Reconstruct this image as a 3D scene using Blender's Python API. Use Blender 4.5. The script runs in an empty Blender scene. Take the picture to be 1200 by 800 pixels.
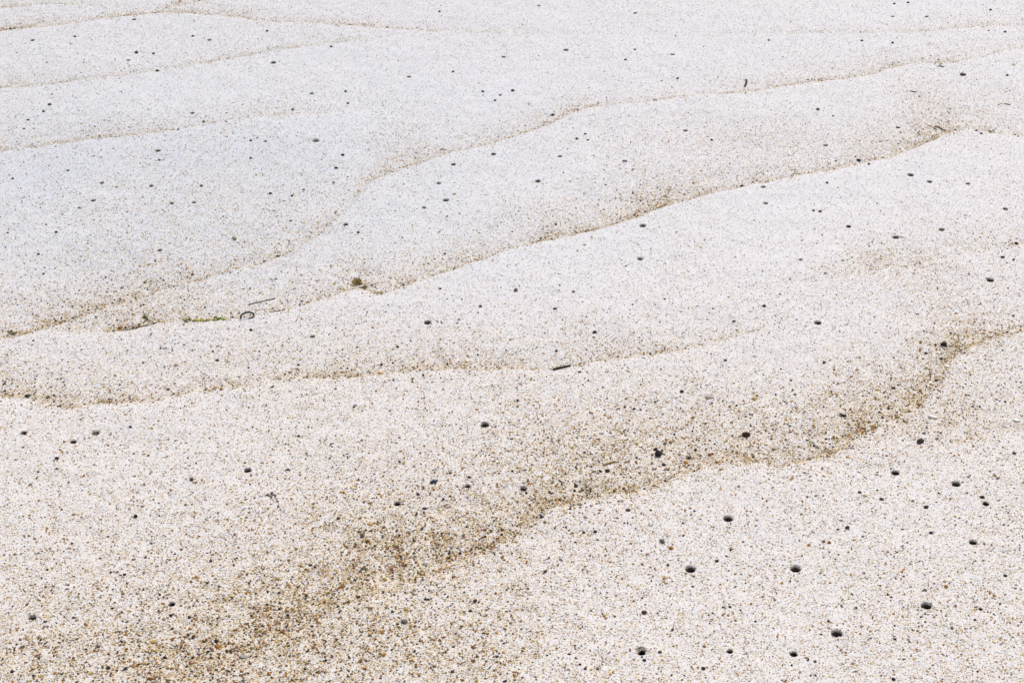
import bpy, bmesh, math, random
import numpy as np
from mathutils import Vector, Matrix, noise as mnoise

random.seed(7)
rng = np.random.default_rng(11)
scene = bpy.context.scene
COL = scene.collection
R = math.radians

# ------------------------------------------------------------------ camera
CAM_H, PITCH, LENS = 1.10, 31.0, 68.0
cam_data = bpy.data.cameras.new('camera')
cam = bpy.data.objects.new('camera', cam_data)
COL.objects.link(cam)
cam.location = (0, 0, CAM_H)
cam.rotation_euler = (R(90 - PITCH), 0, 0)
cam_data.lens = LENS
cam_data.sensor_width = 36.0
cam_data.clip_start = 0.05
cam_data.clip_end = 3000
scene.camera = cam

# ------------------------------------------------------------------ sky and sun (bright overcast)
SUN_EL, SUN_AZ = 52.0, 25.0          # azimuth clockwise from +Y (sun stands beyond the sand, a little right)
world = bpy.data.worlds.new('World')
scene.world = world
world.use_nodes = True
wn = world.node_tree
wn.nodes.clear()
sky = wn.nodes.new('ShaderNodeTexSky')
sky.sky_type = 'NISHITA'
sky.sun_disc = False
sky.sun_elevation = R(SUN_EL)
sky.sun_rotation = R(SUN_AZ)
sky.air_density = 1.0
sky.dust_density = 3.0
hs = wn.nodes.new('ShaderNodeHueSaturation')
hs.inputs['Saturation'].default_value = 0.5
bg = wn.nodes.new('ShaderNodeBackground')
bg.inputs['Strength'].default_value = 0.10
wo = wn.nodes.new('ShaderNodeOutputWorld')
wn.links.new(sky.outputs[0], hs.inputs['Color'])
wn.links.new(hs.outputs[0], bg.inputs['Color'])
wn.links.new(bg.outputs[0], wo.inputs['Surface'])

sun_data = bpy.data.lights.new('sun', 'SUN')
sun_data.energy = 1.5
sun_data.angle = R(18)
sun_data.color = (1.0, 0.955, 0.90)
sun = bpy.data.objects.new('sun', sun_data)
COL.objects.link(sun)
sd = Vector((math.sin(R(SUN_AZ)) * math.cos(R(SUN_EL)), math.cos(R(SUN_AZ)) * math.cos(R(SUN_EL)), math.sin(R(SUN_EL))))
sun.rotation_euler = sd.to_track_quat('Z', 'Y').to_euler()
sun.location = sd * 10

scene.view_settings.view_transform = 'Standard'
scene.view_settings.look = 'None'
scene.view_settings.gamma = 1.0
scene.view_settings.use_curve_mapping = False
scene.view_settings.exposure = 0.41

# ------------------------------------------------------------------ helpers
FPX = LENS / 36.0 * 1200.0
CP, SP = math.cos(R(PITCH)), math.sin(R(PITCH))

def ground(px, py):
    """photo pixel -> point where that ray meets the sand (z = 0)"""
    u = (np.asarray(px, float) - 600.0) / FPX
    v = (400.0 - np.asarray(py, float)) / FPX
    dy = CP + v * SP
    dz = -SP + v * CP
    t = CAM_H / -dz
    return u * t, dy * t

def depth_at(px, py):
    v = (400.0 - py) / FPX
    return CAM_H / (SP - v * CP)

def mpp(px, py):                      # metres per photo pixel, across
    return depth_at(px, py) / FPX

# smooth value noise
_tab = rng.random((256, 256))
def vnoise(x, y):
    x = np.asarray(x, float); y = np.asarray(y, float)
    xi = np.floor(x).astype(int); yi = np.floor(y).astype(int)
    fx = x - xi; fy = y - yi
    fx = fx * fx * (3 - 2 * fx); fy = fy * fy * (3 - 2 * fy)
    a = _tab[xi & 255, yi & 255]; b = _tab[(xi + 1) & 255, yi & 255]
    c = _tab[xi & 255, (yi + 1) & 255]; d = _tab[(xi + 1) & 255, (yi + 1) & 255]
    return (a * (1 - fx) + b * fx) * (1 - fy) + (c * (1 - fx) + d * fx) * fy - 0.5

def fbm(x, y, f, octv=3):
    s = 0; a = 1.0
    for i in range(octv):
        s = s + a * vnoise(x * f + 17.3 * i, y * f + 5.1 * i); f *= 2.1; a *= 0.5
    return s

# ------------------------------------------------------------------ ripple lines: (px, py, strength)
def C(pts, A, wf, wd, wn=.010, dn=.0032):
    p = np.array(pts, float)
    gx, gy = ground(p[:, 0], p[:, 1])
    o = np.argsort(gx)
    return dict(x=gx[o], y=gy[o], s=p[o, 2], A=A, wf=wf, wd=wd, wn=wn, dn=dn)

L1 = C([(-200,44,.9),(0,35,1),(30,33,.95),(80,27,.6),(130,20,.7),(180,14,.8),(215,15,.6),(260,17,.65),(285,19,.8),(300,22,.5),(350,26,.45),
        (400,28,.6),(450,33,.5),(520,37,.35),(600,39,.18),(700,40,.1),(800,41,.12),(900,39,.2),(1000,39,.25),(1080,36,.4),(1140,31,.45),(1200,28,.4),(1400,20,.4)],
       .0022, .07, .022)
L1b = C([(-200,30,.5),(0,9,.55),(60,4,.5),(180,10,.0),(186,12,.2),(200,6,.7),(235,1,.6),(300,-10,.5),(600,-40,.5),(1200,-60,.4)], .002, .06, .03)
L2 = C([(-200,125,.3),(0,103,.45),(50,99,.42),(100,93,.35),(180,84,.36),(250,72,.42),(300,62,.42),(350,54,.35),(420,48,.3),(470,43,.15),(540,38,0),(1200,38,0)],
       .0022, .09, .03)
L3 = C([(-200,195,.4),(0,176,.75),(50,172,.7),(100,164,.62),(150,158,.6),(210,152,.55),(240,145,.3),(290,140,.3),(340,134,.32),(400,131,.24),(460,128,.1),(520,126,0),(1200,120,0)],
       .0025, .09, .035)
L4 = C([(-200,425,.9),(0,394,.9),(30,388,.85),(60,379,.8),(100,366,.6),(150,350,.5),(200,335,.5),(250,322,.58),(300,308,.58),(340,293,.55),(370,275,.48),(400,252,.42),
        (415,235,.45),(432,212,.55),(470,196,.6),(520,180,.55),(560,170,.55),(600,160,.6),(640,146,.7),(665,133,.75),(690,124,.6),(730,121,.35),(770,117,.4),(810,112,.3),
        (880,107,.6),(920,100,.6),(980,93,.6),(1020,87,.75),(1040,79,.75),(1070,74,.5),(1120,74,.45),(1160,66,.45),(1200,56,.4),(1400,30,.4)], .0038, .08, .036)
L5 = C([(-200,430,0),(55,391,0),(75,388,.35),(125,388,.5),(150,385,.6),(190,377,.55),(260,374,.5),(290,370,.4),(330,361,.6),(365,352,.8),(400,341,.85),(420,337,1),(445,344,1),(480,332,.8),
        (520,318,.9),(560,304,.9),(600,289,.9),(640,280,.95),(690,270,1),(740,255,1),(780,238,1),(830,226,.9),(880,215,.95),(930,207,.7),(990,197,.7),(1040,185,.75),
        (1075,172,.85),(1105,157,1),(1130,151,.4),(1160,154,.4),(1200,159,.45),(1400,175,.4)], .0042, .085, .056)
L6 = C([(-200,450,.8),(0,462,.9),(30,466,.9),(50,472,.85),(80,475,.8),(130,472,.8),(180,468,.65),(230,459,.6),(300,449,.5),(350,442,.55),(420,441,.6),(500,431,.6),(560,431,.58),
        (640,431,.58),(690,424,.55),(740,417,.45),(800,410,.4),(850,398,.4),(880,388,.3),(930,378,0),(1200,360,0)], .0036, .07, .035)
L7 = C([(-100,900,.2),(150,835,.35),(250,782,.5),(330,740,.8),(400,703,.85),(450,684,.95),(520,658,1),(570,640,1),(610,612,1),(650,588,.95),(700,576,.9),(760,570,.75),(800,549,.7),(850,539,.75),
        (930,537,.9),(970,531,.9),(1010,505,.8),(1060,482,.6),(1100,447,.8),(1118,415,1),(1150,400,.95),(1200,388,.6),(1400,340,.5)], .0046, .085, .082, .018, .006)
L8 = C([(600,345,0),(900,335,0),(960,330,.15),(1030,318,.35),(1080,306,.3),(1150,296,.25),(1200,288,.25),(1400,260,.2)], .0025, .06, .05)
L9 = C([(600,560,0),(1050,530,0),(1120,517,.25),(1200,505,.35),(1400,470,.4)], .002, .05, .05)
L10 = C([(-300,860,.5),(-100,850,.5),(0,845,.45),(150,860,.4),(400,880,.2),(700,870,.25),(1000,850,.25),(1300,820,.3)], .003, .07, .08)
CURVES = [L1, L1b, L2, L3, L4, L5, L6, L7, L8, L9, L10]

def curve_y(c, x):
    s = np.interp(x, c['x'], c['s'])
    return np.interp(x, c['x'], c['y']), s

def field(x, y):
    """height of the sand and density of coarse dark grains at ground points"""
    x = np.asarray(x, float); y = np.asarray(y, float)
    h = 0.0045 * fbm(x, y * 1.6, 2.6, 3) + 0.0011 * fbm(x + 9, y * 1.3 + 3, 17.0, 2) + 0.0009 * fbm(x + 4, y * 1.2 + 1, 48.0, 2)
    wig = 0.005 * vnoise(x * 30, y * 3 + 40) + 0.0032 * vnoise(x * 85 + 7, y * 9) + 0.0024 * vnoise(x * 260 + 3, y * 60)
    d_all = np.zeros_like(x)
    blot = np.clip(0.86 + 0.42 * fbm(x + 3, y + 8, 14.0, 3), 0.3, 1.4)
    for k, c in enumerate(CURVES):
        cy, s = curve_y(c, x)
        d = y - cy + wig * (1.0 if k < 7 else 1.8)
        dp = np.clip(d, 0, 5); dn = np.clip(-d, 0, 5)
        A_ = 0.68 * c['A'] * (np.clip((0.62 - x) / 0.3, 0.3, 1) if c is L7 else 1.0)
        far = -A_ * np.exp(-dp / c['wf'])
        wn_ = c['wn']
        near = -A_ * np.exp(-dn / wn_) + 0.9 * A_ * (1 - np.exp(-dn / wn_)) * np.exp(-dn / 0.13)
        h = h + s * np.where(d > 0, far, near)
        sd_ = s ** 1.15 * np.clip(0.95 + 0.4 * vnoise(x * 16 + 31 * k, y * 2) + 0.6 * vnoise(x * 47, y * 4 + 9 * k), .4, 1.35)
        wd = c['wd'] * (0.6 + 0.8 * blot)
        dark = np.where(d > 0, (0.55 * np.exp(-(dp / wd) ** 1.15) + 0.8 * np.exp(-dp / 0.0065)) * np.clip(blot + 0.15, 0.3, 1.3), 1.1 * np.exp(-dn / c['dn']))
        d_all = d_all + sd_ * dark
    # far beyond the picture the ripples go on
    fade = np.clip((y - 3.0) / 1.5, 0, 1)
    h = h + fade * 0.006 * np.sin(y * 14 + 3 * fbm(x, y, 0.8, 2) * 4) * np.exp(-np.clip(y - 3, 0, 1e4) / 40.0)
    # sand coarser and more speckled towards the near left
    near_grad = np.clip((2.45 - y) / 1.15, 0, 1)
    patches = np.clip(fbm(x + 31, y + 11, 3.2, 3) * 0.5, -0.12, 0.3)
    base = 0.03 + 0.225 * near_grad ** 1.1 + 0.17 * near_grad ** 1.3 * np.clip(0.2 - x, 0, .5) * 2.2 + patches * (0.25 + 0.5 * near_grad)
    # gravel spreading up from the trough on the right, and the diffuse fan at the ripples' junction
    def blob(px, py, rx, ry, a):
        gx, gy = ground(px, py)
        return a * np.exp(-((x - gx) / rx) ** 2 - ((y - gy) / ry) ** 2) * np.clip(blot, .3, 1.3)
    base = base + blob(1125, 128, .10, .11, .16) + blob(470, 160, .05, .10, .12) + blob(1020, 480, .14, .05, .2) + blob(880, 500, .16, .05, .14) \
        + blob(740, 520, .14, .05, .10) + blob(1040, 310, .06, .05, .22) + blob(480, 615, .22, .055, .14) + blob(300, 690, .25, .07, .14) + blob(330, 760, .15, .04, .2) \
        + blob(930, 165, .16, .05, .10) + blob(200, 745, .25, .06, .12) + blob(60, 800, .2, .05, .10) + blob(120, 355, .12, .04, .2) + blob(140, 240, .3, .25, .035) \
        + blob(1135, 408, .07, .055, .30) + blob(1075, 462, .09, .06, .26) + blob(1090, 130, .12, .09, .10)
    return h, np.clip(base + 0.92 * d_all, 0, 1)

def clump(x, y):
    """crumbly, streaky sorting of coarse grains at centimetre scale"""
    return np.clip(1.0 + 1.0 * fbm(x * 0.8 + 5, y * 1.5 + 2, 55.0, 3), 0.15, 2.2)

def sky_sheen(x, y):
    """cool sky sheen painted into the grey sand of the upper bank, thinning elsewhere"""
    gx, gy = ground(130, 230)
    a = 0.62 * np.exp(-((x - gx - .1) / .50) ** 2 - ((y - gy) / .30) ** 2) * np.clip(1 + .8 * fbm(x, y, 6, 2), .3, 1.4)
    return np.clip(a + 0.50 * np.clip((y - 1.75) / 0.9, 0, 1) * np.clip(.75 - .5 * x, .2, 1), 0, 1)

def hz(x, y):
    return float(field(np.array([x]), np.array([y]))[0][0])

def at(px, py, up=0.0):
    gx, gy = ground(px, py)
    gx, gy = float(gx), float(gy)
    return Vector((gx, gy, hz(gx, gy) + up))

# ------------------------------------------------------------------ materials
def new_mat(name):
    m = bpy.data.materials.new(name)
    m.use_nodes = True
    nt = m.node_tree
    return m, nt, nt.nodes['Principled BSDF']

def math_node(nt, op, a, b=None):
    n = nt.nodes.new('ShaderNodeMath'); n.operation = op
    for i, v in enumerate((a, b)):
        if v is None: continue
        if isinstance(v, (int, float)): n.inputs[i].default_value = v
        else: nt.links.new(v, n.inputs[i])
    return n.outputs[0]

def ramp(nt, fac, stops, interp='CONSTANT'):
    n = nt.nodes.new('ShaderNodeValToRGB')
    n.color_ramp.interpolation = interp
    e = n.color_ramp.elements
    while len(e) < len(stops): e.new(0.5)
    for i, (p, c) in enumerate(stops):
        e[i].position = p; e[i].color = (*c, 1)
    nt.links.new(fac, n.inputs[0])
    return n.outputs[0]

LIGHT = [((.81, .78, .785), .46), ((.775, .755, .755), .28), ((.71, .69, .695), .11), ((.80, .71, .665), .11), ((.60, .575, .58), .04)]
COLOURED = [((.018, .017, .018), .12), ((.060, .038, .022), .11), ((.19, .16, .125), .11), ((.26, .11, .024), .14), ((.44, .215, .036), .21),
            ((.21, .165, .035), .11), ((.38, .19, .14), .07), ((.57, .38, .11), .12)]
FINE = [((.045, .040, .036), .10), ((.12, .085, .05), .14), ((.27, .22, .16), .14), ((.34, .17, .05), .16), ((.48, .28, .08), .20), ((.30, .24, .09), .10), ((.60, .44, .20), .16)]
SKY_SHEEN = (.615, .66, .735)  # bluish sky sheen, mixed into the pale grain colours
def stops_of(pal):
    out = []; p = 0.0
    for c, w in pal: out.append((p, c)); p += w
    return out

def sand_material(name, shade=1.0, use_attr=True, fixed=0.2, rough=0.75):
    m, nt, bsdf = new_mat(name)
    tc = nt.nodes.new('ShaderNodeTexCoord')
    def vor(scale, feature='F1'):
        v = nt.nodes.new('ShaderNodeTexVoronoi'); v.feature = feature
        v.inputs['Scale'].default_value = scale
        nt.links.new(tc.outputs['Object'], v.inputs['Vector'])
        return v
    v = vor(1000.0)
    sep = nt.nodes.new('ShaderNodeSeparateColor')
    nt.links.new(v.outputs['Color'], sep.inputs[0])
    light = ramp(nt, sep.outputs[2], stops_of(LIGHT))
    col = ramp(nt, sep.outputs[1], stops_of(FINE))
    if use_attr:
        a = nt.nodes.new('ShaderNodeAttribute'); a.attribute_name = 'coarse'
        d = a.outputs['Fac']
    else:
        vn = nt.nodes.new('ShaderNodeValue'); vn.outputs[0].default_value = fixed; d = vn.outputs[0]
    cl = nt.nodes.new('ShaderNodeTexNoise'); cl.inputs['Scale'].default_value = 70; cl.inputs['Detail'].default_value = 3
    nt.links.new(tc.outputs['Object'], cl.inputs['Vector'])
    cf = math_node(nt, 'MAXIMUM', math_node(nt, 'ADD', math_node(nt, 'MULTIPLY', cl.outputs['Fac'], 4.0), -1.1), 0.1)
    p = math_node(nt, 'ADD', math_node(nt, 'MULTIPLY', math_node(nt, 'MULTIPLY', d, cf), 0.52), 0.006)
    sel = math_node(nt, 'LESS_THAN', sep.outputs[0], p)
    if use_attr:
        sa = nt.nodes.new('ShaderNodeAttribute'); sa.attribute_name = 'sky_sheen'
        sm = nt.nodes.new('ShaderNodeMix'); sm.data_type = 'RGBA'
        nt.links.new(math_node(nt, 'MULTIPLY', sa.outputs['Fac'], 0.7), sm.inputs['Factor'])  # sky sheen painted into the sand's base colour
        nt.links.new(light, sm.inputs['A']); sm.inputs['B'].default_value = (*SKY_SHEEN, 1)
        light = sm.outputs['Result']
    oc = nt.nodes.new('ShaderNodeMix'); oc.data_type = 'RGBA'      # honey-coloured quartz among the coarse grains
    nt.links.new(math_node(nt, 'MULTIPLY', math_node(nt, 'LESS_THAN', math_node(nt, 'FRACT', math_node(nt, 'MULTIPLY', sep.outputs[0], 37.0)), math_node(nt, 'MULTIPLY', d, 0.5)), 0.7), oc.inputs['Factor'])
    nt.links.new(light, oc.inputs['A']); oc.inputs['B'].default_value = (.70, .55, .29, 1)
    light = oc.outputs['Result']
    mix = nt.nodes.new('ShaderNodeMix'); mix.data_type = 'RGBA'
    nt.links.new(sel, mix.inputs['Factor']); nt.links.new(light, mix.inputs['A']); nt.links.new(col, mix.inputs['B'])
    out = mix.outputs['Result']
    if shade != 1.0:  # darkens the sand colour to paint in the shade inside holes
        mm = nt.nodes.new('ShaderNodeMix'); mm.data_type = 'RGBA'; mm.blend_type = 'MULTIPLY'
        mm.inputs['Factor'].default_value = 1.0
        nt.links.new(out, mm.inputs['A']); mm.inputs['B'].default_value = (shade, shade * .90, shade * .78, 1)
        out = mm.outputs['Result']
    nt.links.new(out, bsdf.inputs['Base Color'])
    bsdf.inputs['Roughness'].default_value = rough
    bsdf.inputs['Specular IOR Level'].default_value = 0.35 if shade == 1.0 else 0.05
    b = nt.nodes.new('ShaderNodeBump')
    b.inputs['Strength'].default_value = 0.35
    b.inputs['Distance'].default_value = 0.0006
    inv = math_node(nt, 'SUBTRACT', 1.0, v.outputs['Distance'])
    nt.links.new(inv, b.inputs['Height'])
    nt.links.new(b.outputs[0], bsdf.inputs['Normal'])
    return m

M_SAND = sand_material('sand')
M_COLLAR_SHADE = sand_material('shaded_sand_collar', shade=0.70, use_attr=False, fixed=0.12, rough=0.9)  # hole shade put into the colour, lighter step by the rim
M_SHAFT_SHADE = sand_material('deep_shade_sand', shade=0.12, use_attr=False, fixed=0.45, rough=0.95)  # deep hole shade painted into the shaft walls

def grain_material():
    m, nt, bsdf = new_mat('grain')
    a = nt.nodes.new('ShaderNodeAttribute'); a.attribute_type = 'INSTANCER'; a.attribute_name = 'grain_colour'
    nt.links.new(a.outputs['Color'], bsdf.inputs['Base Color'])
    bsdf.inputs['Roughness'].default_value = 0.55
    bsdf.inputs['Specular IOR Level'].default_value = 0.3
    return m
M_GRAIN = grain_material()

def simple(name, c1, c2, scale=400.0, rough=0.6, spec=0.4, bump=0.3, dist=0.0004):
    m, nt, bsdf = new_mat(name)
    tc = nt.nodes.new('ShaderNodeTexCoord')
    n = nt.nodes.new('ShaderNodeTexNoise'); n.inputs['Scale'].default_value = scale; n.inputs['Detail'].default_value = 4
    nt.links.new(tc.outputs['Object'], n.inputs['Vector'])
    c = ramp(nt, n.outputs['Fac'], [(0.35, c1), (0.65, c2)], 'LINEAR')
    nt.links.new(c, bsdf.inputs['Base Color'])
    bsdf.inputs['Roughness'].default_value = rough
    bsdf.inputs['Specular IOR Level'].default_value = spec
    b = nt.nodes.new('ShaderNodeBump'); b.inputs['Strength'].default_value = bump; b.inputs['Distance'].default_value = dist
    nt.links.new(n.outputs['Fac'], b.inputs['Height']); nt.links.new(b.outputs[0], bsdf.inputs['Normal'])
    return m

M_BLACK = simple('black_stone', (.016, .014, .016), (.04, .034, .032), 700)
M_DKBROWN = simple('dark_brown_stone', (.035, .022, .014), (.09, .055, .035), 700)
M_GREY = simple('grey_stone', (.10, .095, .09), (.20, .19, .175), 700)
M_PALE = simple('pale_grey_scrap', (.30, .27, .23), (.52, .48, .43), 900)
M_RED = simple('red_brown', (.030, .010, .007), (.075, .026, .016), 500)
M_TWIG = simple('black_bark', (.008, .007, .007), (.026, .022, .020), 900, .7)
M_STEM = simple('brown_stem', (.10, .065, .028), (.20, .14, .065), 900, .7)
M_STRAW = simple('blue_black_straw', (.012, .018, .028), (.07, .10, .135), 500, .4)
M_WEED = simple('black_weed', (.010, .011, .007), (.035, .035, .018), 600, .35, .5)
M_ALGAE = simple('green_algae', (.30, .38, .04), (.52, .58, .13), 500, .5)
M_ALGAE_DK = simple('dark_green_algae', (.055, .085, .012), (.15, .19, .035), 500, .5)
M_KELP = simple('olive_brown_weed', (.15, .095, .008), (.36, .24, .035), 450, .45)
M_YELLOW = simple('yellow_weed', (.30, .24, .045), (.45, .36, .10), 500, .5)
M_SHELL = simple('white_shell', (.74, .72, .68), (.86, .85, .83), 260, .35, .5, .15)
M_MUSSEL = simple('mussel_shell', (.010, .018, .032), (.05, .085, .13), 300, .25, .6, .15)

# ------------------------------------------------------------------ holes: (px, py, width in px, label or None)
HOLES = [
    (980,743,15,'widest burrow hole with a sloping lip, between two other open holes'),
    (1085,711,14,'burrow hole with its lip worn down toward the widest hole'),
    (932,666,14,'round burrow hole with a pale funnel lip on speckled sand'),
    (809,666,14,'round dark burrow hole with a tiny hole close beside it'),
    (853,607,13,'burrow hole on the pale crest below the dark red flake'),
    (930,767,11,'sharp edged oval burrow hole black to its rim'),
    (751,764,16,'ragged burrow hole half filled with dark crumbs of sand'),
    (1120,567,12,'burrow hole on the crest near a close pair of holes'),
    (1155,590,10,'larger burrow hole of a close pair'),
    (1140,635,11,'burrow hole tilted sideways beyond the close pair of holes'),
    (1049,553,11,'burrow hole on the crest in front of the white shell sliver'),
    (840,657,6,'tiny hole close beside the round dark burrow hole'),
    (855,764,9,'narrow slit like burrow hole with a white lip'),
    (38,724,11,'black burrow hole in coarse sand, alone near a gravel fan'),
    (201,707,10,'burrow hole at the edge of the gravel fan in coarse sand'),
    (290,551,10,'burrow hole just behind the grey green weed bit'),
    (465,588,10,'burrow hole a hand away from the blue black shell chip'),
    (568,497,12,'lone burrow hole with a lit far wall in speckled sand'),
    (548,567,8,'small burrow hole between the blue black shell chip and another hole'),
    (613,569,10,'burrow hole on the edge of the broad gravelly trough'),
    (736,597,7,'shallow small burrow hole just over the broad gravelly trough'),
    (86,518,9,'black burrow hole beside a shallow grey dent'),
    (28,508,9,'burrow hole beside the one next to the shallow grey dent'),
    (112,508,11,'shallow grey dent of a collapsed burrow in the sand'),
    (501,380,10,'burrow hole on the smooth bank between brown weed clump and black twig'),
    (958,379,10,'burrow hole alone on the wide pale bank before the gravel'),
    (679,436,5,'tiny round hole beside the black twig'),
    (1160,329,10,'wide burrow hole on the faint ripple crest'),
    (1047,452,6,None),(1149,714,6,None),(366,396,7,None),(1103,271,8,None),(1049,280,9,'burrow hole with a thin white shell edge at its rim'),(994,267,7,None),
    (753,266,9,'dark burrow hole touching the sharp crest of the long ripple'),(750,305,8,None),(650,364,6,None),
    (1067,207,9,'largest burrow hole of a loose row on the smooth crest'),(1089,215,7,None),(1134,217,6,None),(1178,246,7,None),(894,221,7,None),(897,240,6,None),
    (405,264,7,None),(522,235,8,None),(630,212,8,None),(578,181,7,None),(531,193,7,None),(514,215,6,None),(497,244,6,None),(656,183,6,None),(732,189,7,None),(803,153,7,None),
    (185,178,7,None),(119,214,6,None),(109,235,7,None),(177,218,6,None),(201,238,6,None),(227,237,6,None),(187,293,6,None),
    (370,166,9,None),(311,167,5,None),(245,46,6,None),(157,23,6,None),(38,48,6,None),(320,73,8,'widest burrow hole on the far smooth sand'),(365,109,6,None),(150,71,6,None),(479,90,6,None),(590,67,6,None),(663,59,7,None),
    (631,7,5,None),(788,64,6,None),(744,16,5,None),(184,83,6,None),(967,171,7,None),(1052,150,6,None),(1046,19,5,None),(1086,19,5,None),(647,133,6,None),
]
def zone(px, py):
    gx, gy = ground(px, py)
    y4 = float(curve_y(L4, gx)[0]); y5 = float(curve_y(L5, gx)[0]); y6 = float(curve_y(L6, gx)[0]); y7 = float(curve_y(L7, gx)[0])
    if gy > y4: return 0
    if gy > y5: return 1
    if gy > y7: return 2
    return 3
ZTXT = ['smooth far sand beyond the wavy ripple', 'the bank between wavy and long dark ripples',
        'the wide bank before the gravelly trough', 'the speckled bank with the widest holes']
MARKS = [(657,431,'the black twig'),(290,370,'the curled weed stem'),(171,371,'the dark green tuft'),(240,375,'the green algae strip'),(421,332,'the olive brown weed clump'),
         (274,278,'the bent olive scrap'),(873,97,'the stubby black twig'),(1101,151,'the thin curved twig'),(1101,78,'the black and green scraps'),(771,530,'the lumpy black crumb'),
         (716,540,'the bent brown stem'),(508,563,'the blue black shell chip'),(318,581,'the grey green weed bit'),(1093,487,'the tilted white shell sliver'),(1110,428,'the small white shell chip'),
         (874,507,'the dark red flake'),(112,508,'the shallow grey dent'),(980,743,'the widest burrow hole'),(751,764,'the ragged half filled hole'),(932,666,'the pale lipped hole'),
         (1155,590,'the close pair of holes'),(568,497,'the lone lit hole'),(501,380,'the hole beyond the twig'),(320,73,'the widest far hole'),(1067,207,'the loose row of holes'),
         (38,724,'the lone black hole'),(201,707,'the hole by the gravel fan'),(1160,329,'the hole on the faint crest'),(753,266,'the hole touching the long ripple'),(1160,154,'the dull green scrap'),
         (519,174,'the yellow scrap on the bend'),(768,117,'the yellow scrap on the ripple'),(14,33,'the olive scrap on the farthest ripple'),(1187,78,'the lone green scrap'),(958,379,'the lone hole before the gravel')]
def whereabouts(px, py):
    """nearest landmark on the ground (metres), else the bank it lies on"""
    gx, gy = ground(px, py)
    best = None
    for mx, my, t in MARKS:
        ax, ay = ground(mx, my)
        d = math.hypot(ax - gx, ay - gy)
        if d > 0.002 and d < 0.15 and (best is None or d < best[0]): best = (d, t)
    if best: return ('close to ' if best[0] < .06 else 'a little way from ') + best[1]
    return 'away from debris on ' + ZTXT[zone(px, py)]

# ------------------------------------------------------------------ the sand sheet: one graded grid out to the horizon
STEP = 0.0034
def graded(lo, hi, far_lo, far_hi):
    n = int(round((hi - lo) / STEP))
    core = lo + np.arange(n + 1) * STEP
    def out(d):
        r = []; s = STEP; t = 0
        while t < d:
            s *= 1.16 if t < 1.0 else 1.35
            t += s; r.append(t)
        return np.array(r)
    return np.concatenate([core[0] - out(far_lo)[::-1], core, core[-1] + out(far_hi)]), len(out(far_lo)), n
XS, X0, NX = graded(-0.95, 0.95, 600, 600)
YS, Y0, NY = graded(1.17, 3.05, 400, 900)
nx, ny = len(XS), len(YS)
GX, GY = np.meshgrid(XS, YS, indexing='xy')
H, D = field(GX.ravel(), GY.ravel())
dist = np.hypot(GX.ravel(), GY.ravel() - 2)
H = H * np.clip(1.0 - (dist - 30) / 100, 0, 1)
verts = np.stack([GX.ravel(), GY.ravel(), H], 1)
keep = np.ones((ny - 1, nx - 1), bool)

hole_specs = []
busy = np.zeros_like(keep)
for (px, py, w, lab) in HOLES:
    gx, gy = ground(px, py); gx, gy = float(gx), float(gy)
    r = 0.5 * w * mpp(px, py) * (0.76 if w >= 8 else 0.78)
    k = max(4, int(math.ceil(2 * r * 1.75 / STEP)))
    k += k % 2
    i0 = int(round((gx - XS[X0]) / STEP)) + X0 - k // 2
    j0 = int(round((gy - YS[Y0]) / STEP)) + Y0 - k // 2
    if i0 < X0 or j0 < Y0 or i0 + k > X0 + NX or j0 + k > Y0 + NY or busy[j0:j0 + k, i0:i0 + k].any():
        print('hole skipped', px, py); continue
    busy[j0:j0 + k, i0:i0 + k] = True
    keep[j0:j0 + k, i0:i0 + k] = False
    hole_specs.append(dict(px=px, py=py, w=w, lab=lab, x=gx, y=gy, r=r, k=k, i0=i0, j0=j0))

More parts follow.
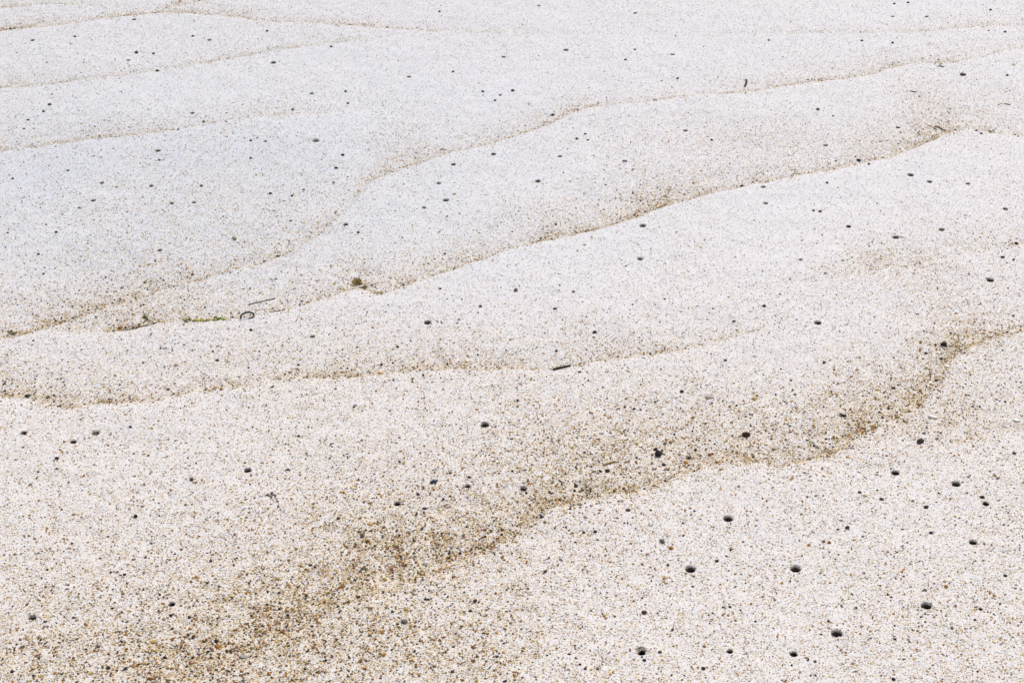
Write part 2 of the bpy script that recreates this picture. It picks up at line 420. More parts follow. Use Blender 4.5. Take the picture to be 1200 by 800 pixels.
idx = np.arange(nx * ny).reshape(ny, nx)
q = np.stack([idx[:-1, :-1], idx[:-1, 1:], idx[1:, 1:], idx[1:, :-1]], -1)[keep]
extra_v, extra_d, extra_f = [], [], []
nbase = nx * ny
hrnd = random.Random(5)
for hs_ in hole_specs:
    k, i0, j0, x0, y0, r = (hs_[a] for a in ('k', 'i0', 'j0', 'x', 'y', 'r'))
    loop = [idx[j0, i0 + t] for t in range(k)] + [idx[j0 + t, i0 + k] for t in range(k)] + \
           [idx[j0 + k, i0 + k - t] for t in range(k)] + [idx[j0 + k - t, i0] for t in range(k)]
    n = len(loop)
    ph = hrnd.random() * 100
    shallow = (hs_['px'], hs_['py']) in ((112, 508), (366, 396), (736, 597), (497, 244))
    ragged = (hs_['px'], hs_['py']) == (751, 764)
    rag = 0.22 if ragged else 0.10
    lip = hrnd.uniform(.18, .40) * r
    cang = []
    for vi in loop:
        p = verts[vi]; cang.append(math.atan2(p[1] - y0, p[0] - x0))
    def rim(t_ang, rr):
        wv = 1 + rag * 2 * mnoise.noise((math.cos(t_ang) * 1.3 + ph, math.sin(t_ang) * 1.3, ph))
        return Vector((x0 + math.cos(t_ang) * rr * wv, y0 + math.sin(t_ang) * rr * wv, 0))
    hc = hz(x0, y0)
    prev = loop
    R1 = 1.18 * r
    for t in (0.35, 0.62, 0.82, 0.93, 1.0):
        ring = []
        for m_, vi in enumerate(loop):
            p = Vector(verts[vi]); c = rim(cang[m_], R1)
            pt = p.lerp(c, t)
            rho = math.hypot(pt.x - x0, pt.y - y0) / r
            zz = (p.z * (1 - t) + hc * t)
            zz += 0.10 * r * math.exp(-((rho - 1.5) / .25) ** 2)            # grains pushed out round the mouth
            zz -= lip * max(0, 1 - (rho - 1.1) / 0.5) ** 1.6 if rho < 1.6 else 0
            ring.append(nbase + len(extra_v)); extra_v.append((pt.x, pt.y, zz)); extra_d.append(float(D[vi]))
        for m_ in range(n):
            extra_f.append((prev[m_], prev[(m_ + 1) % n], ring[(m_ + 1) % n], ring[m_]))
        prev = ring
    hs_['rim'] = [Vector(extra_v[v - nbase]) for v in prev]
    hs_['hc'] = hc; hs_['lip'] = lip; hs_['shallow'] = shallow; hs_['ragged'] = ragged

V = np.concatenate([verts, np.array(extra_v)])
F = np.concatenate([q, np.array(extra_f)])
Dall = np.concatenate([D, np.array(extra_d)])
me = bpy.data.meshes.new('sand')
me.vertices.add(len(V)); me.vertices.foreach_set('co', V.astype(np.float32).ravel())
me.loops.add(F.size); me.loops.foreach_set('vertex_index', F.astype(np.int32).ravel())
me.polygons.add(len(F)); me.polygons.foreach_set('loop_start', np.arange(0, F.size, 4, dtype=np.int32))
me.update(calc_edges=True)
me.validate()
sl_ = me.attributes.new('sky_sheen', 'FLOAT', 'POINT'); sl_.data.foreach_set('value', sky_sheen(V[:, 0], V[:, 1]).astype(np.float32))
at_ = me.attributes.new('coarse', 'FLOAT', 'POINT'); at_.data.foreach_set('value', Dall.astype(np.float32))
me.polygons.foreach_set('use_smooth', np.ones(len(me.polygons), bool))
me.materials.append(M_SAND)
sand = bpy.data.objects.new('sand', me)
COL.objects.link(sand)
sand['kind'] = 'structure'

# ------------------------------------------------------------------ object helpers
def link(name, verts_, faces, mat, loc=(0, 0, 0), parent=None, smooth=True):
    m = bpy.data.meshes.new(name)
    m.from_pydata([tuple(v) for v in verts_], [], faces)
    m.update()
    for p in m.polygons: p.use_smooth = smooth
    m.materials.append(mat)
    o = bpy.data.objects.new(name, m)
    COL.objects.link(o); o.location = loc
    if parent: o.parent = parent
    return o

def tag(o, label, cat, group=None):
    o['label'] = label; o['category'] = cat
    if group: o['group'] = group
    return o

# burrow walls: parts of the sand
for hs_ in hole_specs:
    x0, y0, r, hc = hs_['x'], hs_['y'], hs_['r'], hs_['hc']
    base = Vector((x0, y0, hc))
    rimv = [v - base for v in hs_['rim']]
    n = len(rimv)
    vs = list(rimv); fs = []
    depth = 1.0 * r if hs_['shallow'] else (2.4 * r if hs_['ragged'] else 7.0 * r)
    lean = Vector((hrnd.uniform(0, .25), hrnd.uniform(.35, .65), 0))
    off = Vector((hrnd.uniform(.12, .34) * r, -hrnd.uniform(.22, .42) * r, 0))
    prev0 = 0
    levels = ([(.3, .92), (.7, .7), (1.0, .3)] if hs_['shallow'] else [(.03, .93), (.06, .85), (.09, .76), (.13, .68), (.20, .66), (.35, .66), (.6, .64), (1.0, .45)])
    ph = hrnd.random() * 50
    for (t, sc) in levels:
        st = len(vs)
        for m_, v in enumerate(rimv):
            z = -hs_['lip'] - depth * t
            nn = 1 + (0.16 if hs_['ragged'] else .07) * mnoise.noise((v.x / r * 1.5 + ph, v.y / r * 1.5, t * 7))
            sh = min(1.0, t / .14) if not hs_['shallow'] else 0.0
            vs.append(Vector((v.x * sc * nn + off.x * sh + lean.x * depth * max(0, t - .08), v.y * sc * nn + off.y * sh + lean.y * depth * max(0, t - .08), z)))
        for m_ in range(n):
            fs.append((prev0 + m_, prev0 + (m_ + 1) % n, st + (m_ + 1) % n, st + m_))
        prev0 = st
    vs.append(sum((vs[prev0 + m_] for m_ in range(n)), Vector()) / n)
    for m_ in range(n): fs.append((prev0 + m_, prev0 + (m_ + 1) % n, len(vs) - 1))
    o = link('burrow_hole', vs, fs, M_SHAFT_SHADE, base, sand)
    o.data.materials.append(M_COLLAR_SHADE)          # painted shade: lighter collar over near-black shaft walls
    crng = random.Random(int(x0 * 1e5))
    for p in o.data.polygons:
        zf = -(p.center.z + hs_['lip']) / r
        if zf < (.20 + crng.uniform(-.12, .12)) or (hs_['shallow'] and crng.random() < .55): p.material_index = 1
    if hs_['lab']: o['label'] = hs_['lab']
    else:
        wa = whereabouts(hs_['px'], hs_['py'])
        o['label'] = 'small dark burrow hole ' + wa
        o['group'] = 'small burrow holes ' + wa

# ------------------------------------------------------------------ loose grains (uncountable): points + instanced pebbly grains
def make_grains():
    def region(n, x0, x1, y0, y1):
        return rng.uniform(x0, x1, n), rng.uniform(y0, y1, n)
    # dense where the ripples lie, thinning out gradually all round
    gx, gy = region(1850000, -1.7, 1.7, 0.75, 3.95)
    ex = np.maximum(0, np.abs(gx) - (0.30 * np.hypot(gy, CAM_H) + 0.06))
    ey = np.maximum(0, np.maximum(1.22 - gy, gy - 2.95))
    keep_ = rng.random(len(gx)) < np.exp(-(ex / .28) ** 2 - (ey / .34) ** 2)
    gx, gy = gx[keep_], gy[keep_]
    h, d = field(gx, gy)
    ok = np.ones(len(gx), bool)
    for s in hole_specs:
        ok &= (gx - s['x']) ** 2 + (gy - s['y']) ** 2 > (1.22 * s['r']) ** 2
    gx, gy, h, d = gx[ok], gy[ok], h[ok], d[ok]
    n = len(gx)
    u = rng.random(n)
    sl = sky_sheen(gx, gy)
    dark = u < 0.006 + 0.50 * np.clip(d, 0, 1) ** 1.15 * clump(gx, gy)
    col = np.zeros((n, 3))
    def pick(pal, m):
        w = np.array([p[1] for p in pal]); w = w / w.sum()
        c = np.array([p[0] for p in pal])
        return c[rng.choice(len(pal), m, p=w)]
    col[dark] = pick(COLOURED, dark.sum()); col[~dark] = pick(LIGHT, (~dark).sum())
    lt = ~dark
    col[lt] = col[lt] * (1 - .7 * sl[lt, None]) + np.array(SKY_SHEEN) * .7 * sl[lt, None]  # same painted sky sheen on the loose pale grains
    honey = (~dark) & (rng.random(n) < 0.42 * d)
    col[honey] = col[honey] * .3 + np.array([.70, .55, .29]) * .7
    col *= rng.uniform(.93, 1.05, (n, 1))
    col = np.clip(col, 0.01, .85)
    sz = np.clip(rng.lognormal(math.log(0.00047), .30, n), .00026, .0014)     # radius
    sz[dark] *= rng.uniform(1.0, 1.55, dark.sum()) * (0.92 + 0.35 * d[dark]) * np.clip(1.0 - 0.18 * (gy[dark] - 1.9), .78, 1.05)
    sz[~dark] *= 0.9 + 0.3 * d[~dark]
    big = rng.random(n) < 0.003 * (0.25 + 2.2 * d)
    sz[big] *= rng.uniform(1.4, 2.0, big.sum())
    z = h + np.where(dark, 0.10, -0.12) * sz
    m = bpy.data.meshes.new('sand_grains')
    m.vertices.add(n); m.vertices.foreach_set('co', np.stack([gx, gy, z], 1).astype(np.float32).ravel())
    a = m.attributes.new('grain_colour', 'FLOAT_COLOR', 'POINT')
    a.data.foreach_set('color', np.concatenate([col, np.ones((n, 1))], 1).astype(np.float32).ravel())
    a = m.attributes.new('grain_scale', 'FLOAT_VECTOR', 'POINT')
    a.data.foreach_set('vector', (sz[:, None] * rng.uniform(.75, 1.25, (n, 3)) * np.array([1, 1, .8])).astype(np.float32).ravel())
    a = m.attributes.new('grain_turn', 'FLOAT_VECTOR', 'POINT')
    a.data.foreach_set('vector', (rng.uniform(-1, 1, (n, 3)) * np.array([.6, .6, 3.14])).astype(np.float32).ravel())
    m.update()
    o = bpy.data.objects.new('sand_grains', m)
    COL.objects.link(o)
    o['kind'] = 'stuff'
    o['label'] = 'coarse white, ochre and black sand grains covering the beach'; o['category'] = 'sand grains'
    m.materials.append(M_GRAIN)
    ng = bpy.data.node_groups.new('grain_scatter', 'GeometryNodeTree')
    ng.interface.new_socket('Geometry', in_out='INPUT', socket_type='NodeSocketGeometry')
    ng.interface.new_socket('Geometry', in_out='OUTPUT', socket_type='NodeSocketGeometry')
    N, L = ng.nodes, ng.links
    gi = N.new('NodeGroupInput'); go = N.new('NodeGroupOutput')
    protos = N.new('GeometryNodeGeometryToInstance')
    for i in range(5):
        ico = N.new('GeometryNodeMeshIcoSphere'); ico.inputs['Subdivisions'].default_value = 2; ico.inputs['Radius'].default_value = 1
        nz = N.new('ShaderNodeTexNoise'); nz.noise_dimensions = '4D'; nz.inputs['Scale'].default_value = 0.75
        nz.inputs['W'].default_value = i * 13.7; nz.inputs['Detail'].default_value = 1
        sub = N.new('ShaderNodeVectorMath'); sub.operation = 'SUBTRACT'; sub.inputs[1].default_value = (.5, .5, .5)
        L.new(nz.outputs['Color'], sub.inputs[0])
        sc = N.new('ShaderNodeVectorMath'); sc.operation = 'SCALE'; sc.inputs['Scale'].default_value = 1.7
        L.new(sub.outputs[0], sc.inputs[0])
        sp = N.new('GeometryNodeSetPosition')
        L.new(ico.outputs['Mesh'], sp.inputs['Geometry']); L.new(sc.outputs[0], sp.inputs['Offset'])
        sm = N.new('GeometryNodeSetMaterial'); sm.inputs['Material'].default_value = M_GRAIN
        L.new(sp.outputs[0], sm.inputs['Geometry'])
        L.new(sm.outputs[0], protos.inputs[0])
    iop = N.new('GeometryNodeInstanceOnPoints')
    iop.inputs['Pick Instance'].default_value = True
    L.new(gi.outputs[0], iop.inputs['Points']); L.new(protos.outputs[0], iop.inputs['Instance'])
    def named(nm):
        a = N.new('GeometryNodeInputNamedAttribute'); a.data_type = 'FLOAT_VECTOR'; a.inputs['Name'].default_value = nm
        return a.outputs['Attribute']
    e2r = N.new('FunctionNodeEulerToRotation')
    L.new(named('grain_turn'), e2r.inputs[0]); L.new(e2r.outputs[0], iop.inputs['Rotation'])
    L.new(named('grain_scale'), iop.inputs['Scale'])
    L.new(iop.outputs[0], go.inputs[0])
    md = o.modifiers.new('grain_scatter', 'NODES'); md.node_group = ng
    print('grains', n)
make_grains()

# ------------------------------------------------------------------ pebbles: each its own thing
def pebble(px, py, wpx, mat, label, group=None, name='pebble', flat=.6, elong=1.0, turn=None, sink=.3, cat='pebble', hpx=None):
    r = 0.5 * wpx * mpp(px, py)
    base = at(px, py)
    bm = bmesh.new()
    bmesh.ops.create_icosphere(bm, subdivisions=3, radius=1.0)
    ph = random.random() * 100
    for v in bm.verts:
        nn = 1 + .38 * mnoise.noise(v.co * 0.9 + Vector((ph, 0, 0))) + .14 * mnoise.noise(v.co * 2.3 + Vector((0, ph, 0)))
        v.co = v.co * nn
        v.co.x *= r; v.co.y *= r / elong; v.co.z *= r * flat / elong ** .5
    lo = min(v.co.z for v in bm.verts); hi = max(v.co.z for v in bm.verts)
    for v in bm.verts: v.co.z += -lo - sink * (hi - lo)
    m = bpy.data.meshes.new(name); bm.to_mesh(m); bm.free()
    for p in m.polygons: p.use_smooth = True
    m.materials.append(mat)
    o = bpy.data.objects.new(name, m); COL.objects.link(o)
    o.location = base; o.rotation_euler = (0, 0, random.uniform(-.4, .4) if turn is None else turn)
    return tag(o, label, cat, group)

PEB = [(226,42,4,0),(88,44,4,0),(313,36,4,0),(160,62,5,1),(180,63,4,1),(55,74,3,0),(58,123,5,0),(51,131,4,0),(33,141,4,0),(388,55,4,1),(531,85,4,0),(515,14,4,1),
       (744,59,4,0),(733,71,4,0),(794,92,4,1),(586,112,4,0),(580,118,4,0),(601,107,5,1),(566,108,4,0),(405,107,4,0),(408,121,4,1),(1161,11,4,0),(1064,3,4,0),(1048,4,4,1),(1046,51,4,0),(1010,48,4,0),
       (901,48,4,0),(1180,91,4,0),(1178,38,4,0),(184,83,4,1),(226,134,5,2),(239,144,4,0),(209,153,4,0),(343,129,4,1),(187,189,4,0),(80,201,4,0),(15,210,4,1),(66,272,5,0),(45,297,4,1),(51,319,4,0),
       (394,198,5,0),(402,183,5,0),(342,230,4,0),(317,227,5,1),(294,186,4,0),(236,219,4,0),(341,259,4,0),(356,223,4,0),(294,166,4,0),(686,157,4,0),(676,163,4,0),(689,164,4,1),(648,133,4,0),
       (834,165,4,0),(958,131,5,1),(976,138,3,0),(1006,189,6,0),(1144,154,5,0),(1150,158,4,1),(953,249,4,0),(961,250,5,1),(969,217,4,0),(1018,195,4,1),(870,217,6,3),(1191,286,5,0),(1175,303,6,1),
       (516,341,4,0),(563,361,4,0),(672,345,4,0),(697,391,5,3),(652,412,4,0),(255,423,4,0),(294,388,4,0),(466,407,4,0),(447,427,4,1),(799,458,5,0),(743,478,4,0),(415,478,4,1),(32,463,5,0),(153,502,4,1),
       (350,512,4,0),(67,550,4,2),(67,538,5,3),(225,563,5,1),(247,657,4,3),(146,673,4,0),(132,713,4,0),(222,723,4,0),(254,751,5,0),(219,781,4,0),(268,789,5,0),(147,784,5,0),(202,737,4,0),
       (490,577,5,1),(424,626,4,0),(485,631,4,0),(525,649,5,0),(420,697,5,1),(712,549,6,1),(684,623,4,0),(776,634,6,2),(557,705,5,1),(755,718,7,1),(460,719,4,0),(530,789,5,0),(773,766,5,0),(755,775,5,0),
       (1007,578,4,0),(1033,586,5,0),(1028,575,3,0),(1151,583,6,1),(982,621,4,0),(993,619,5,1),(1091,625,5,0),(1085,595,6,0),(1003,713,4,0),(1178,675,5,0),(824,785,5,3),(1020,749,3,0),
       (1097,444,5,0),(1083,507,5,2),(1085,414,4,0),(1103,420,4,1),(895,361,5,1),(938,307,5,1),(967,322,4,0),(966,424,4,0),(860,378,4,3),(850,423,4,0),(986,485,4,0),(990,485,5,0),(808,533,5,1),(815,524,4,0)]
PM = [M_BLACK, M_DKBROWN, M_GREY, M_RED]
PN = ['black', 'dark brown', 'grey', 'rust red']
SPECIAL = {(1151,583): 'dark brown pebble in place of the smaller hole of a pair', (712,549): 'dark brown crumb beside the bent brown stem',  # first one is a pebble standing in for the pair's smaller hole
           (776,634): 'flat grey pebble on the crest over the gravelly trough', (755,718): 'elongated dark brown pebble, largest on the speckled bank',
           (870,217): 'rust red pebble in the gravel of the long dark ripple', (697,391): 'rust red pebble on the bank beyond the black twig',
           (860,378): 'rust red pebble at the fading end of a ripple line', (247,657): 'rust red pebble in the coarse gravel fan',
           (824,785): 'rust red pebble near the narrow slit like hole', (67,538): 'rust red pebble on sand near the shallow grey dent',
           (226,134): 'grey pebble on the smooth sand beyond the wavy ripple', (67,550): 'grey pebble beside a rust red one near the dent', (1083,507): 'grey pebble just under the white shell sliver'}
for (px, py, w, mi) in PEB:
    z = zone(px, py)
    lab = SPECIAL.get((px, py)); grp = None
    if not lab:
        wa = whereabouts(px, py)
        lab = '%s %s pebble %s' % ('tiny' if w < 4.5 else 'small', PN[mi], wa); grp = '%s %s pebbles %s' % ('tiny' if w < 4.5 else 'small', PN[mi], wa)
    pebble(px, py, w * (.95 if py > 350 else .82), PM[mi], lab, grp, elong=random.uniform(1.0, 1.6), flat=random.uniform(.6, .85))

# ------------------------------------------------------------------ twigs, stems and weed
def tube_mesh(name, pts, radii, mat, label, cat, sides=8, base=None, parent=None, knobs=0.12):
    """an uneven tapered stalk along world points"""
    base = Vector(base if base is not None else pts[0])
    pts = [Vector(p) - base for p in pts]
    # resample
    res = []
    for a, b, ra, rb in zip(pts[:-1], pts[1:], radii[:-1], radii[1:]):
        for t in (0, .25, .5, .75): res.append((a.lerp(b, t), ra + (rb - ra) * t))
    res.append((pts[-1], radii[-1]))
    vs, fs = [], []
    ph = random.random() * 100
    for i, (p, r) in enumerate(res):
        t = (res[min(i + 1, len(res) - 1)][0] - res[max(i - 1, 0)][0]).normalized()
        u = t.cross(Vector((0, 0, 1)))
        u = u.normalized() if u.length > 1e-4 else Vector((1, 0, 0))
        w = u.cross(t)
        for k in range(sides):
            a = 2 * math.pi * k / sides
            rr = r * (1 + knobs * 2 * mnoise.noise((i * .6 + ph, math.cos(a), math.sin(a))))
            vs.append(p + (u * math.cos(a) + w * math.sin(a)) * rr)
        if i:
            o = (i - 1) * sides
            for k in range(sides):
                fs.append((o + k, o + (k + 1) % sides, o + sides + (k + 1) % sides, o + sides + k))
    n = len(res)
    fs.append(tuple(range(sides))[::-1]); fs.append(tuple((n - 1) * sides + k for k in range(sides)))
    o = link(name, vs, fs, mat, base if parent is None else base - parent.location, parent)
    if label: tag(o, label, cat)
    return o

def stalk(name, pix, rpx, mat, label, cat='twig', lift=.5, ups=None, knobs=.12):
    s = mpp(*pix[0])
    rad = [r * s for r in (rpx if isinstance(rpx, (list, tuple)) else [rpx] * len(pix))]
    pts = [at(x, y, rad[i] * lift + (ups[i] * s if ups else 0)) for i, (x, y) in enumerate(pix)]
    return tube_mesh(name, pts, rad, mat, label, cat, knobs=knobs)

stalk('twig', [(648,433.6),(654,431.8),(660,430.2),(668,427.8)], [1.45,1.65,1.5,1.25], M_TWIG, 'straight black twig lying along a ripple line', 'twig', .7)
stalk('straw', [(291,357.2),(300,354.6),(311,351.8),(322,349)], [.55,.6,.55,.7], M_STRAW, 'thin blue black straw lying behind the curled weed stem', 'straw', .9)
stalk('curled_seaweed', [(282,373.5),(282.8,373.2),(285,372.8),(289,372.2),(293,371.8),(297,371.2),(298,371.8),(296,373.2),(291.5,374)],
      [1.0,1.05,1.1,1.1,1.15,1.2,1.1,.9,.6], M_WEED, 'curled black weed stem arching over the sand beside the straw', 'seaweed', .6,
      ups=[0,3.4,5.2,6.4,6.2,3.6,1.2,.3,.1])
stalk('stem', [(143,386.5),(155,384.5),(166,382.5),(178,379.5)], [.5,.7,.75,.4], M_STEM, 'thin brown stem at the foot of ripple near green tuft', 'stem', .8)
stalk('stem', [(316,365.2),(322,364.6),(328,363.6),(334,362)], [.5,.65,.5,.4], M_STEM, 'short thin brown stem just beyond the curled weed stem', 'stem', .8)
stalk('twig', [(874.5,93.6),(874.8,96),(874.2,98.5),(872.6,101.6)], [1.0,1.2,1.2,1.0], M_TWIG, 'short stubby black twig pointing across the far bank', 'twig', .7)
stalk('twig', [(1094,149.5),(1098,148.6),(1103,150.2),(1108,153.6)], [.4,.7,.7,.4], M_TWIG, 'thin curved dark twig where two ripple lines meet', 'twig', .8)
stalk('stem', [(1176.5,122.3),(1180,123.2),(1184,124)], [.4,.6,.4], M_STEM, 'tiny thin stem on the smooth far sand', 'stem', .8)
stalk('stem', [(1066,109),(1070,110),(1074,110.2)], [.4,.65,.5], M_STEM, 'tiny brown stem on the pale bank near twin ripples', 'stem', .8)
stalk('stem', [(707,542.6),(712,540.6),(719,538.6),(725,538.6)], [.9,1.1,1.0,.5], M_KELP, 'bent brown stem beside a crumb in the gravelly trough', 'stem', .7)

def flake(name, px, py, lpx, wpx, mat, label, cat, turn=0.0, bend=.25, tilt=.15, thick=.12, parent=None, base=None, up=0.0, tag_it=True):
    """a curled, torn scrap with real thickness"""
    s = mpp(px, py); b = at(px, py, up * s)
    nu, nv = 8, 5
    ph = random.random() * 60
    top = []
    th = thick * wpx * s
    rows = []
    for i in range(nu + 1):
        u = i / nu * 2 - 1
        prof = max(.08, (1 - abs(u) ** 2.4)) * (1 + .45 * mnoise.noise((u * 1.7 + ph, 0, 0)))
        row = []
        for j in range(nv + 1):
            v = (j / nv * 2 - 1)
            x = u * lpx * .5 * s; y = v * prof * wpx * .5 * s * (1 + .2 * mnoise.noise((u * 2, v * 2 + ph, 3)))
            z = bend * wpx * s * (1 - v * v) * prof + tilt * y + .12 * wpx * s * mnoise.noise((u * 1.5 + ph, v * 1.5, 8))
            row.append(Vector((x, y, z)))
        rows.append(row)
    zmin = min(p.z for r_ in rows for p in r_)
    vs = [p + Vector((0, 0, -zmin + th)) for r_ in rows for p in r_] + [p + Vector((0, 0, -zmin - .15 * th)) for r_ in rows for p in r_]
    n1 = (nu + 1) * (nv + 1); fs = []
    I = lambda i, j: i * (nv + 1) + j
    for i in range(nu):
        for j in range(nv):
            fs.append((I(i, j), I(i + 1, j), I(i + 1, j + 1), I(i, j + 1)))
            fs.append((n1 + I(i, j), n1 + I(i, j + 1), n1 + I(i + 1, j + 1), n1 + I(i + 1, j)))
    edge = [I(i, 0) for i in range(nu + 1)] + [I(nu, j) for j in range(1, nv + 1)] + [I(i, nv) for i in range(nu - 1, -1, -1)] + [I(0, j) for j in range(nv - 1, 0, -1)]
    for a, c in zip(edge, edge[1:] + edge[:1]): fs.append((c, a, n1 + a, n1 + c))
    rot = Matrix.Rotation(turn, 3, 'Z')
    vs = [rot @ v for v in vs]
    o = link(name, vs, fs, mat, b if parent is None else b - parent.location, parent)
    if tag_it: tag(o, label, cat)
    return o

flake('shell_fragment', 1093, 487.5, 12, 4.6, M_SHELL, 'bright white shell sliver tilted up out of the sand', 'shell', turn=-.55, bend=.05, tilt=.10, thick=.10, up=1.0)
flake('shell_fragment', 1110, 428.5, 7, 4, M_SHELL, 'small white shell chip in dark gravel', 'shell', turn=.1, bend=.10, tilt=.03, thick=.12)
flake('shell_fragment', 1191, 493, 10, 4.2, M_SHELL, 'white shell sliver lying flat in the speckled sand', 'shell', turn=-.25, bend=.05, tilt=.08, thick=.10, up=.8)
flake('shell_fragment', 499, 656, 7, 6, M_SHELL, 'tiny white shell chip in the gravelly trough', 'shell', turn=.2, bend=.3, thick=.15)
flake('shell_fragment', 1056.5, 279.8, 6, 4, M_SHELL, 'tiny white shell edge at the rim of a burrow hole', 'shell', turn=-.4, bend=.2)
flake('shell_fragment', 481, 666, 6, 4, M_SHELL, 'tiny white shell crumb below the gravelly trough', 'shell', turn=.7, bend=.2)
flake('mussel_chip', 508.5, 563.5, 11, 5.5, M_MUSSEL, 'glossy blue black shell chip on speckled sand', 'shell', turn=.55, bend=.35, tilt=.1, thick=.2)
flake('bark_flake', 874.5, 507.5, 10, 6, M_RED, 'dark red brown flake lying in the gravel', 'flake', turn=0.0, bend=.35, thick=.35)
flake('bark_flake', 1106, 404.5, 8, 5, M_TWIG, 'black flake leaning at the edge of dark gravel', 'flake', turn=.3, bend=.3, tilt=.3, thick=.2)
flake('bark_flake', 1078.5, 517.5, 9, 6, M_DKBROWN, 'dull brown flake half sunk near the white shell sliver', 'flake', turn=.1, bend=.35, thick=.3)
flake('bark_flake', 831, 464.5, 11, 5, M_PALE, 'flat greyish flake sunk into the wide bank', 'flake', turn=-.1, bend=.12, thick=.10)
flake('bark_flake', 286, 770, 12, 6, M_PALE, 'flat grey flake sunk in the gravel fan', 'flake', turn=-.2, bend=.12, thick=.12)
flake('bark_flake', 1128, 90, 7, 5, M_DKBROWN, 'small brown flake on the smooth sand near green scraps', 'flake', turn=-.2, bend=.2, thick=.2)
flake('bark_flake', 474, 731, 8, 7, M_GREY, 'grey flake with dark edge in coarse sand', 'flake', turn=-.2, bend=.2, thick=.2)
# dark crumbly cluster in the trough
pebble(771, 530.5, 9, M_TWIG, 'lumpy black weed crumb, largest of the dark cluster in the trough', None, 'weed_crumb', flat=1.0, elong=1.35, turn=.9, cat='seaweed')
pebble(768.5, 524, 5, M_DKBROWN, 'dark brown crumb just behind the lumpy black one', None, 'weed_crumb', flat=.9, elong=1.1, cat='seaweed')
pebble(778, 541.3, 5, M_TWIG, 'small black crumb in front of the lumpy black one', None, 'weed_crumb', flat=.7, elong=1.5, turn=.1, cat='seaweed')
pebble(775, 528.5, 4, M_TWIG, 'tiny black crumb stuck to the lumpy black one', None, 'weed_crumb', flat=.9, elong=1.1, cat='seaweed')

def tuft(name, px, py, wpx, hpx, mats, label, n=14, up=2.0, seed=1, lobe=1.6):
    """a torn tuft of weed: an Empty with ribbon blades as parts"""
    rr = random.Random(seed)
    s = mpp(px, py)
    b = at(px, py)
    root = bpy.data.objects.new(name, None); COL.objects.link(root); root.location = b
    root.empty_display_size = .005
    tag(root, label, 'seaweed')
    for i in range(n):
        cx = rr.gauss(0, .26) * wpx; cy = rr.gauss(0, .26) * hpx
        cx = max(-.5 * wpx, min(.5 * wpx, cx)); cy = max(-.5 * hpx, min(.5 * hpx, cy))
        gp = at(px + cx, py + cy) - b
        ang = rr.uniform(-.7, .7) + (math.pi if rr.random() < .5 else 0)
        Ln = rr.uniform(2.5, 5.0) * s * lobe / 1.6
        wd = rr.uniform(.5, 1.1) * s * lobe / 1.6
        vs, fs = [], []
        segs = 6
        upz = rr.uniform(.3, up) * s
        ph = rr.random() * 50
        d = Vector((math.cos(ang), math.sin(ang) * 1.2, 0)); sd_ = Vector((-d.y, d.x, 0)).normalized()
        th = .16 * s
        for k in range(segs + 1):
            t = k / segs
            p = gp + d * (Ln * (t - .5)) + Vector((0, 0, upz * math.sin(math.pi * t) + .1 * s)) + sd_ * (.8 * s * mnoise.noise((t * 2 + ph, 0, 0)))
            w = wd * (.35 + math.sin(math.pi * min(1, t * .9 + .1))) * (1 + .5 * mnoise.noise((t * 4 + ph, 2, 0)))
            tw = sd_ * w + Vector((0, 0, w * rr.uniform(-.5, .5)))
            for q_ in (p + tw, p + Vector((0, 0, th)), p - tw, p - Vector((0, 0, th))): vs.append(q_)
            if k:
                o = (k - 1) * 4
                for c in range(4): fs.append((o + c, o + (c + 1) % 4, o + 4 + (c + 1) % 4, o + 4 + c))
        fs.append((3, 2, 1, 0)); o = segs * 4; fs.append((o, o + 1, o + 2, o + 3))
        link('blade', vs, fs, mats[i % len(mats)], (0, 0, 0), root)
    return root

tuft('algae_tuft', 171, 371.5, 9, 8, [M_ALGAE_DK, M_ALGAE_DK, M_KELP], 'small dark green algae tuft near the thin brown stem', 14, 2.5, 1)
tuft('algae_tuft', 217.5, 374.5, 9, 5, [M_ALGAE_DK, M_KELP, M_ALGAE], 'olive end of green algae strip, a separate dull tuft', 12, 1.5, 2)
tuft('algae_strip', 234, 375.5, 26, 3.2, [M_ALGAE, M_YELLOW], 'pale yellow green algae strip along the foot of a ripple', 24, 1.3, 3, 2.0)
tuft('algae_tuft', 255, 373.5, 15, 5, [M_ALGAE, M_ALGAE, M_ALGAE_DK], 'bright green algae tuft closest to the curled weed stem', 20, 2.2, 4, 2.1)
tuft('algae_tuft', 13, 386.5, 10, 4, [M_ALGAE_DK, M_KELP], 'dark green algae bits in gravel of the wavy ripple', 9, 1.4, 5)
tuft('weed_clump', 419.5, 329, 10, 8, [M_KELP], 'olive brown weed clump on the long dark ripple', 26, 2.6, 6, 2.0)
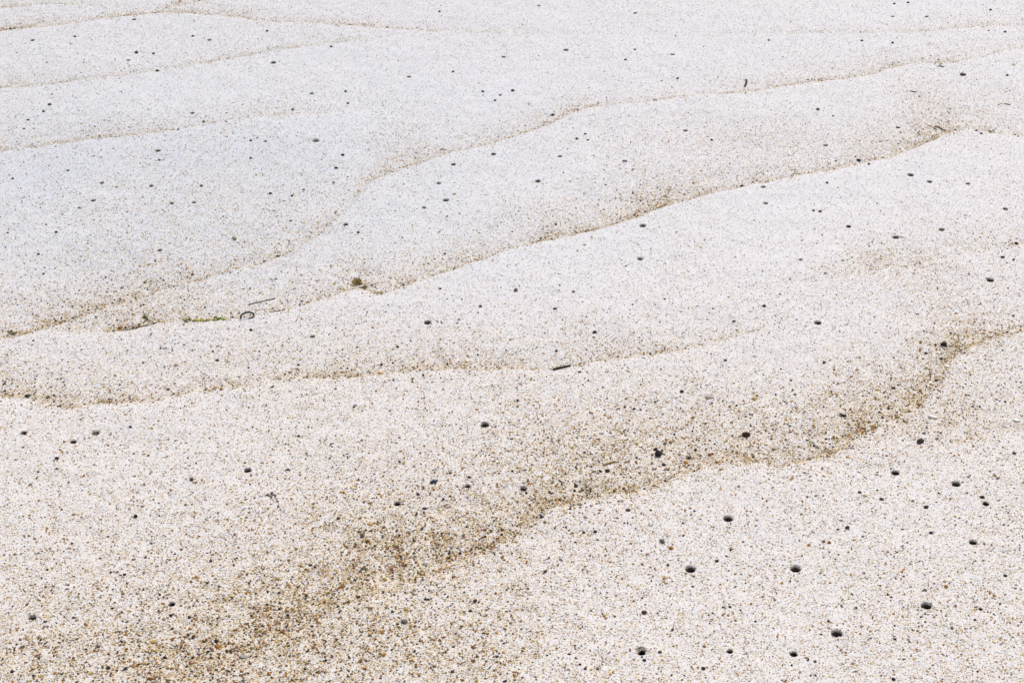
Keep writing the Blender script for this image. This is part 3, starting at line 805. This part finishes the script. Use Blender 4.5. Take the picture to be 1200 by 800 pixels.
tuft('weed_clump', 427, 335.5, 11, 4, [M_WEED, M_KELP], 'darker tail of weed beside the olive brown clump', 12, 1.6, 7)
tuft('weed_scrap', 446, 342, 10, 7, [M_YELLOW, M_KELP, M_ALGAE], 'ochre and yellow weed scrap just past the brown clump', 9, 1.2, 8, 1.3)
tuft('weed_scrap', 274.5, 278.5, 8, 5, [M_KELP, M_ALGAE_DK, M_ALGAE], 'small bent olive weed scrap alone on the smooth sand', 8, 1.5, 9, 1.3)
tuft('weed_scrap', 768, 117.5, 6, 3, [M_YELLOW, M_ALGAE], 'tiny yellow weed scrap on the wavy ripple line', 6, 1.0, 10, 1.1)
tuft('weed_scrap', 519, 174, 6, 3, [M_YELLOW, M_KELP], 'tiny yellow scrap on the bend of the wavy ripple', 6, 1.0, 11, 1.1)
tuft('weed_scrap', 1101.5, 79.5, 8, 3, [M_WEED, M_WEED], 'small black weed scrap with a green one behind it', 8, 1.2, 12, 1.2)
tuft('algae_scrap', 1102.5, 76.3, 6, 2, [M_ALGAE], 'tiny green scrap behind the small black weed scrap', 5, 1.0, 13, 1.1)
tuft('algae_scrap', 1187, 78.5, 5, 2.5, [M_ALGAE], 'tiny green scrap alone on the smooth far sand', 4, 1.0, 14, 1.1)
tuft('algae_scrap', 1160, 154, 9, 4, [M_ALGAE_DK, M_YELLOW], 'dull green scrap on the ripple beside two dark pebbles', 8, 1.0, 15, 1.2)
tuft('algae_scrap', 951, 516, 6, 5, [M_ALGAE, M_KELP], 'yellow green scrap in the gravelly trough', 7, 1.2, 16, 1.1)
tuft('weed_scrap', 318, 581, 9, 7, [M_WEED, M_GREY], 'grey green weed bit crumpled on the coarse sand', 10, 2.2, 17, 1.5)
tuft('weed_scrap', 962, 92.5, 5, 2.5, [M_YELLOW], 'tiny bright yellow scrap in the far ripple gravel', 4, 1.0, 18, 1.0)
tuft('weed_scrap', 14, 33.5, 12, 3, [M_KELP, M_ALGAE_DK], 'olive weed scrap at the dark end of the farthest ripple', 8, 1.0, 20, 1.2)
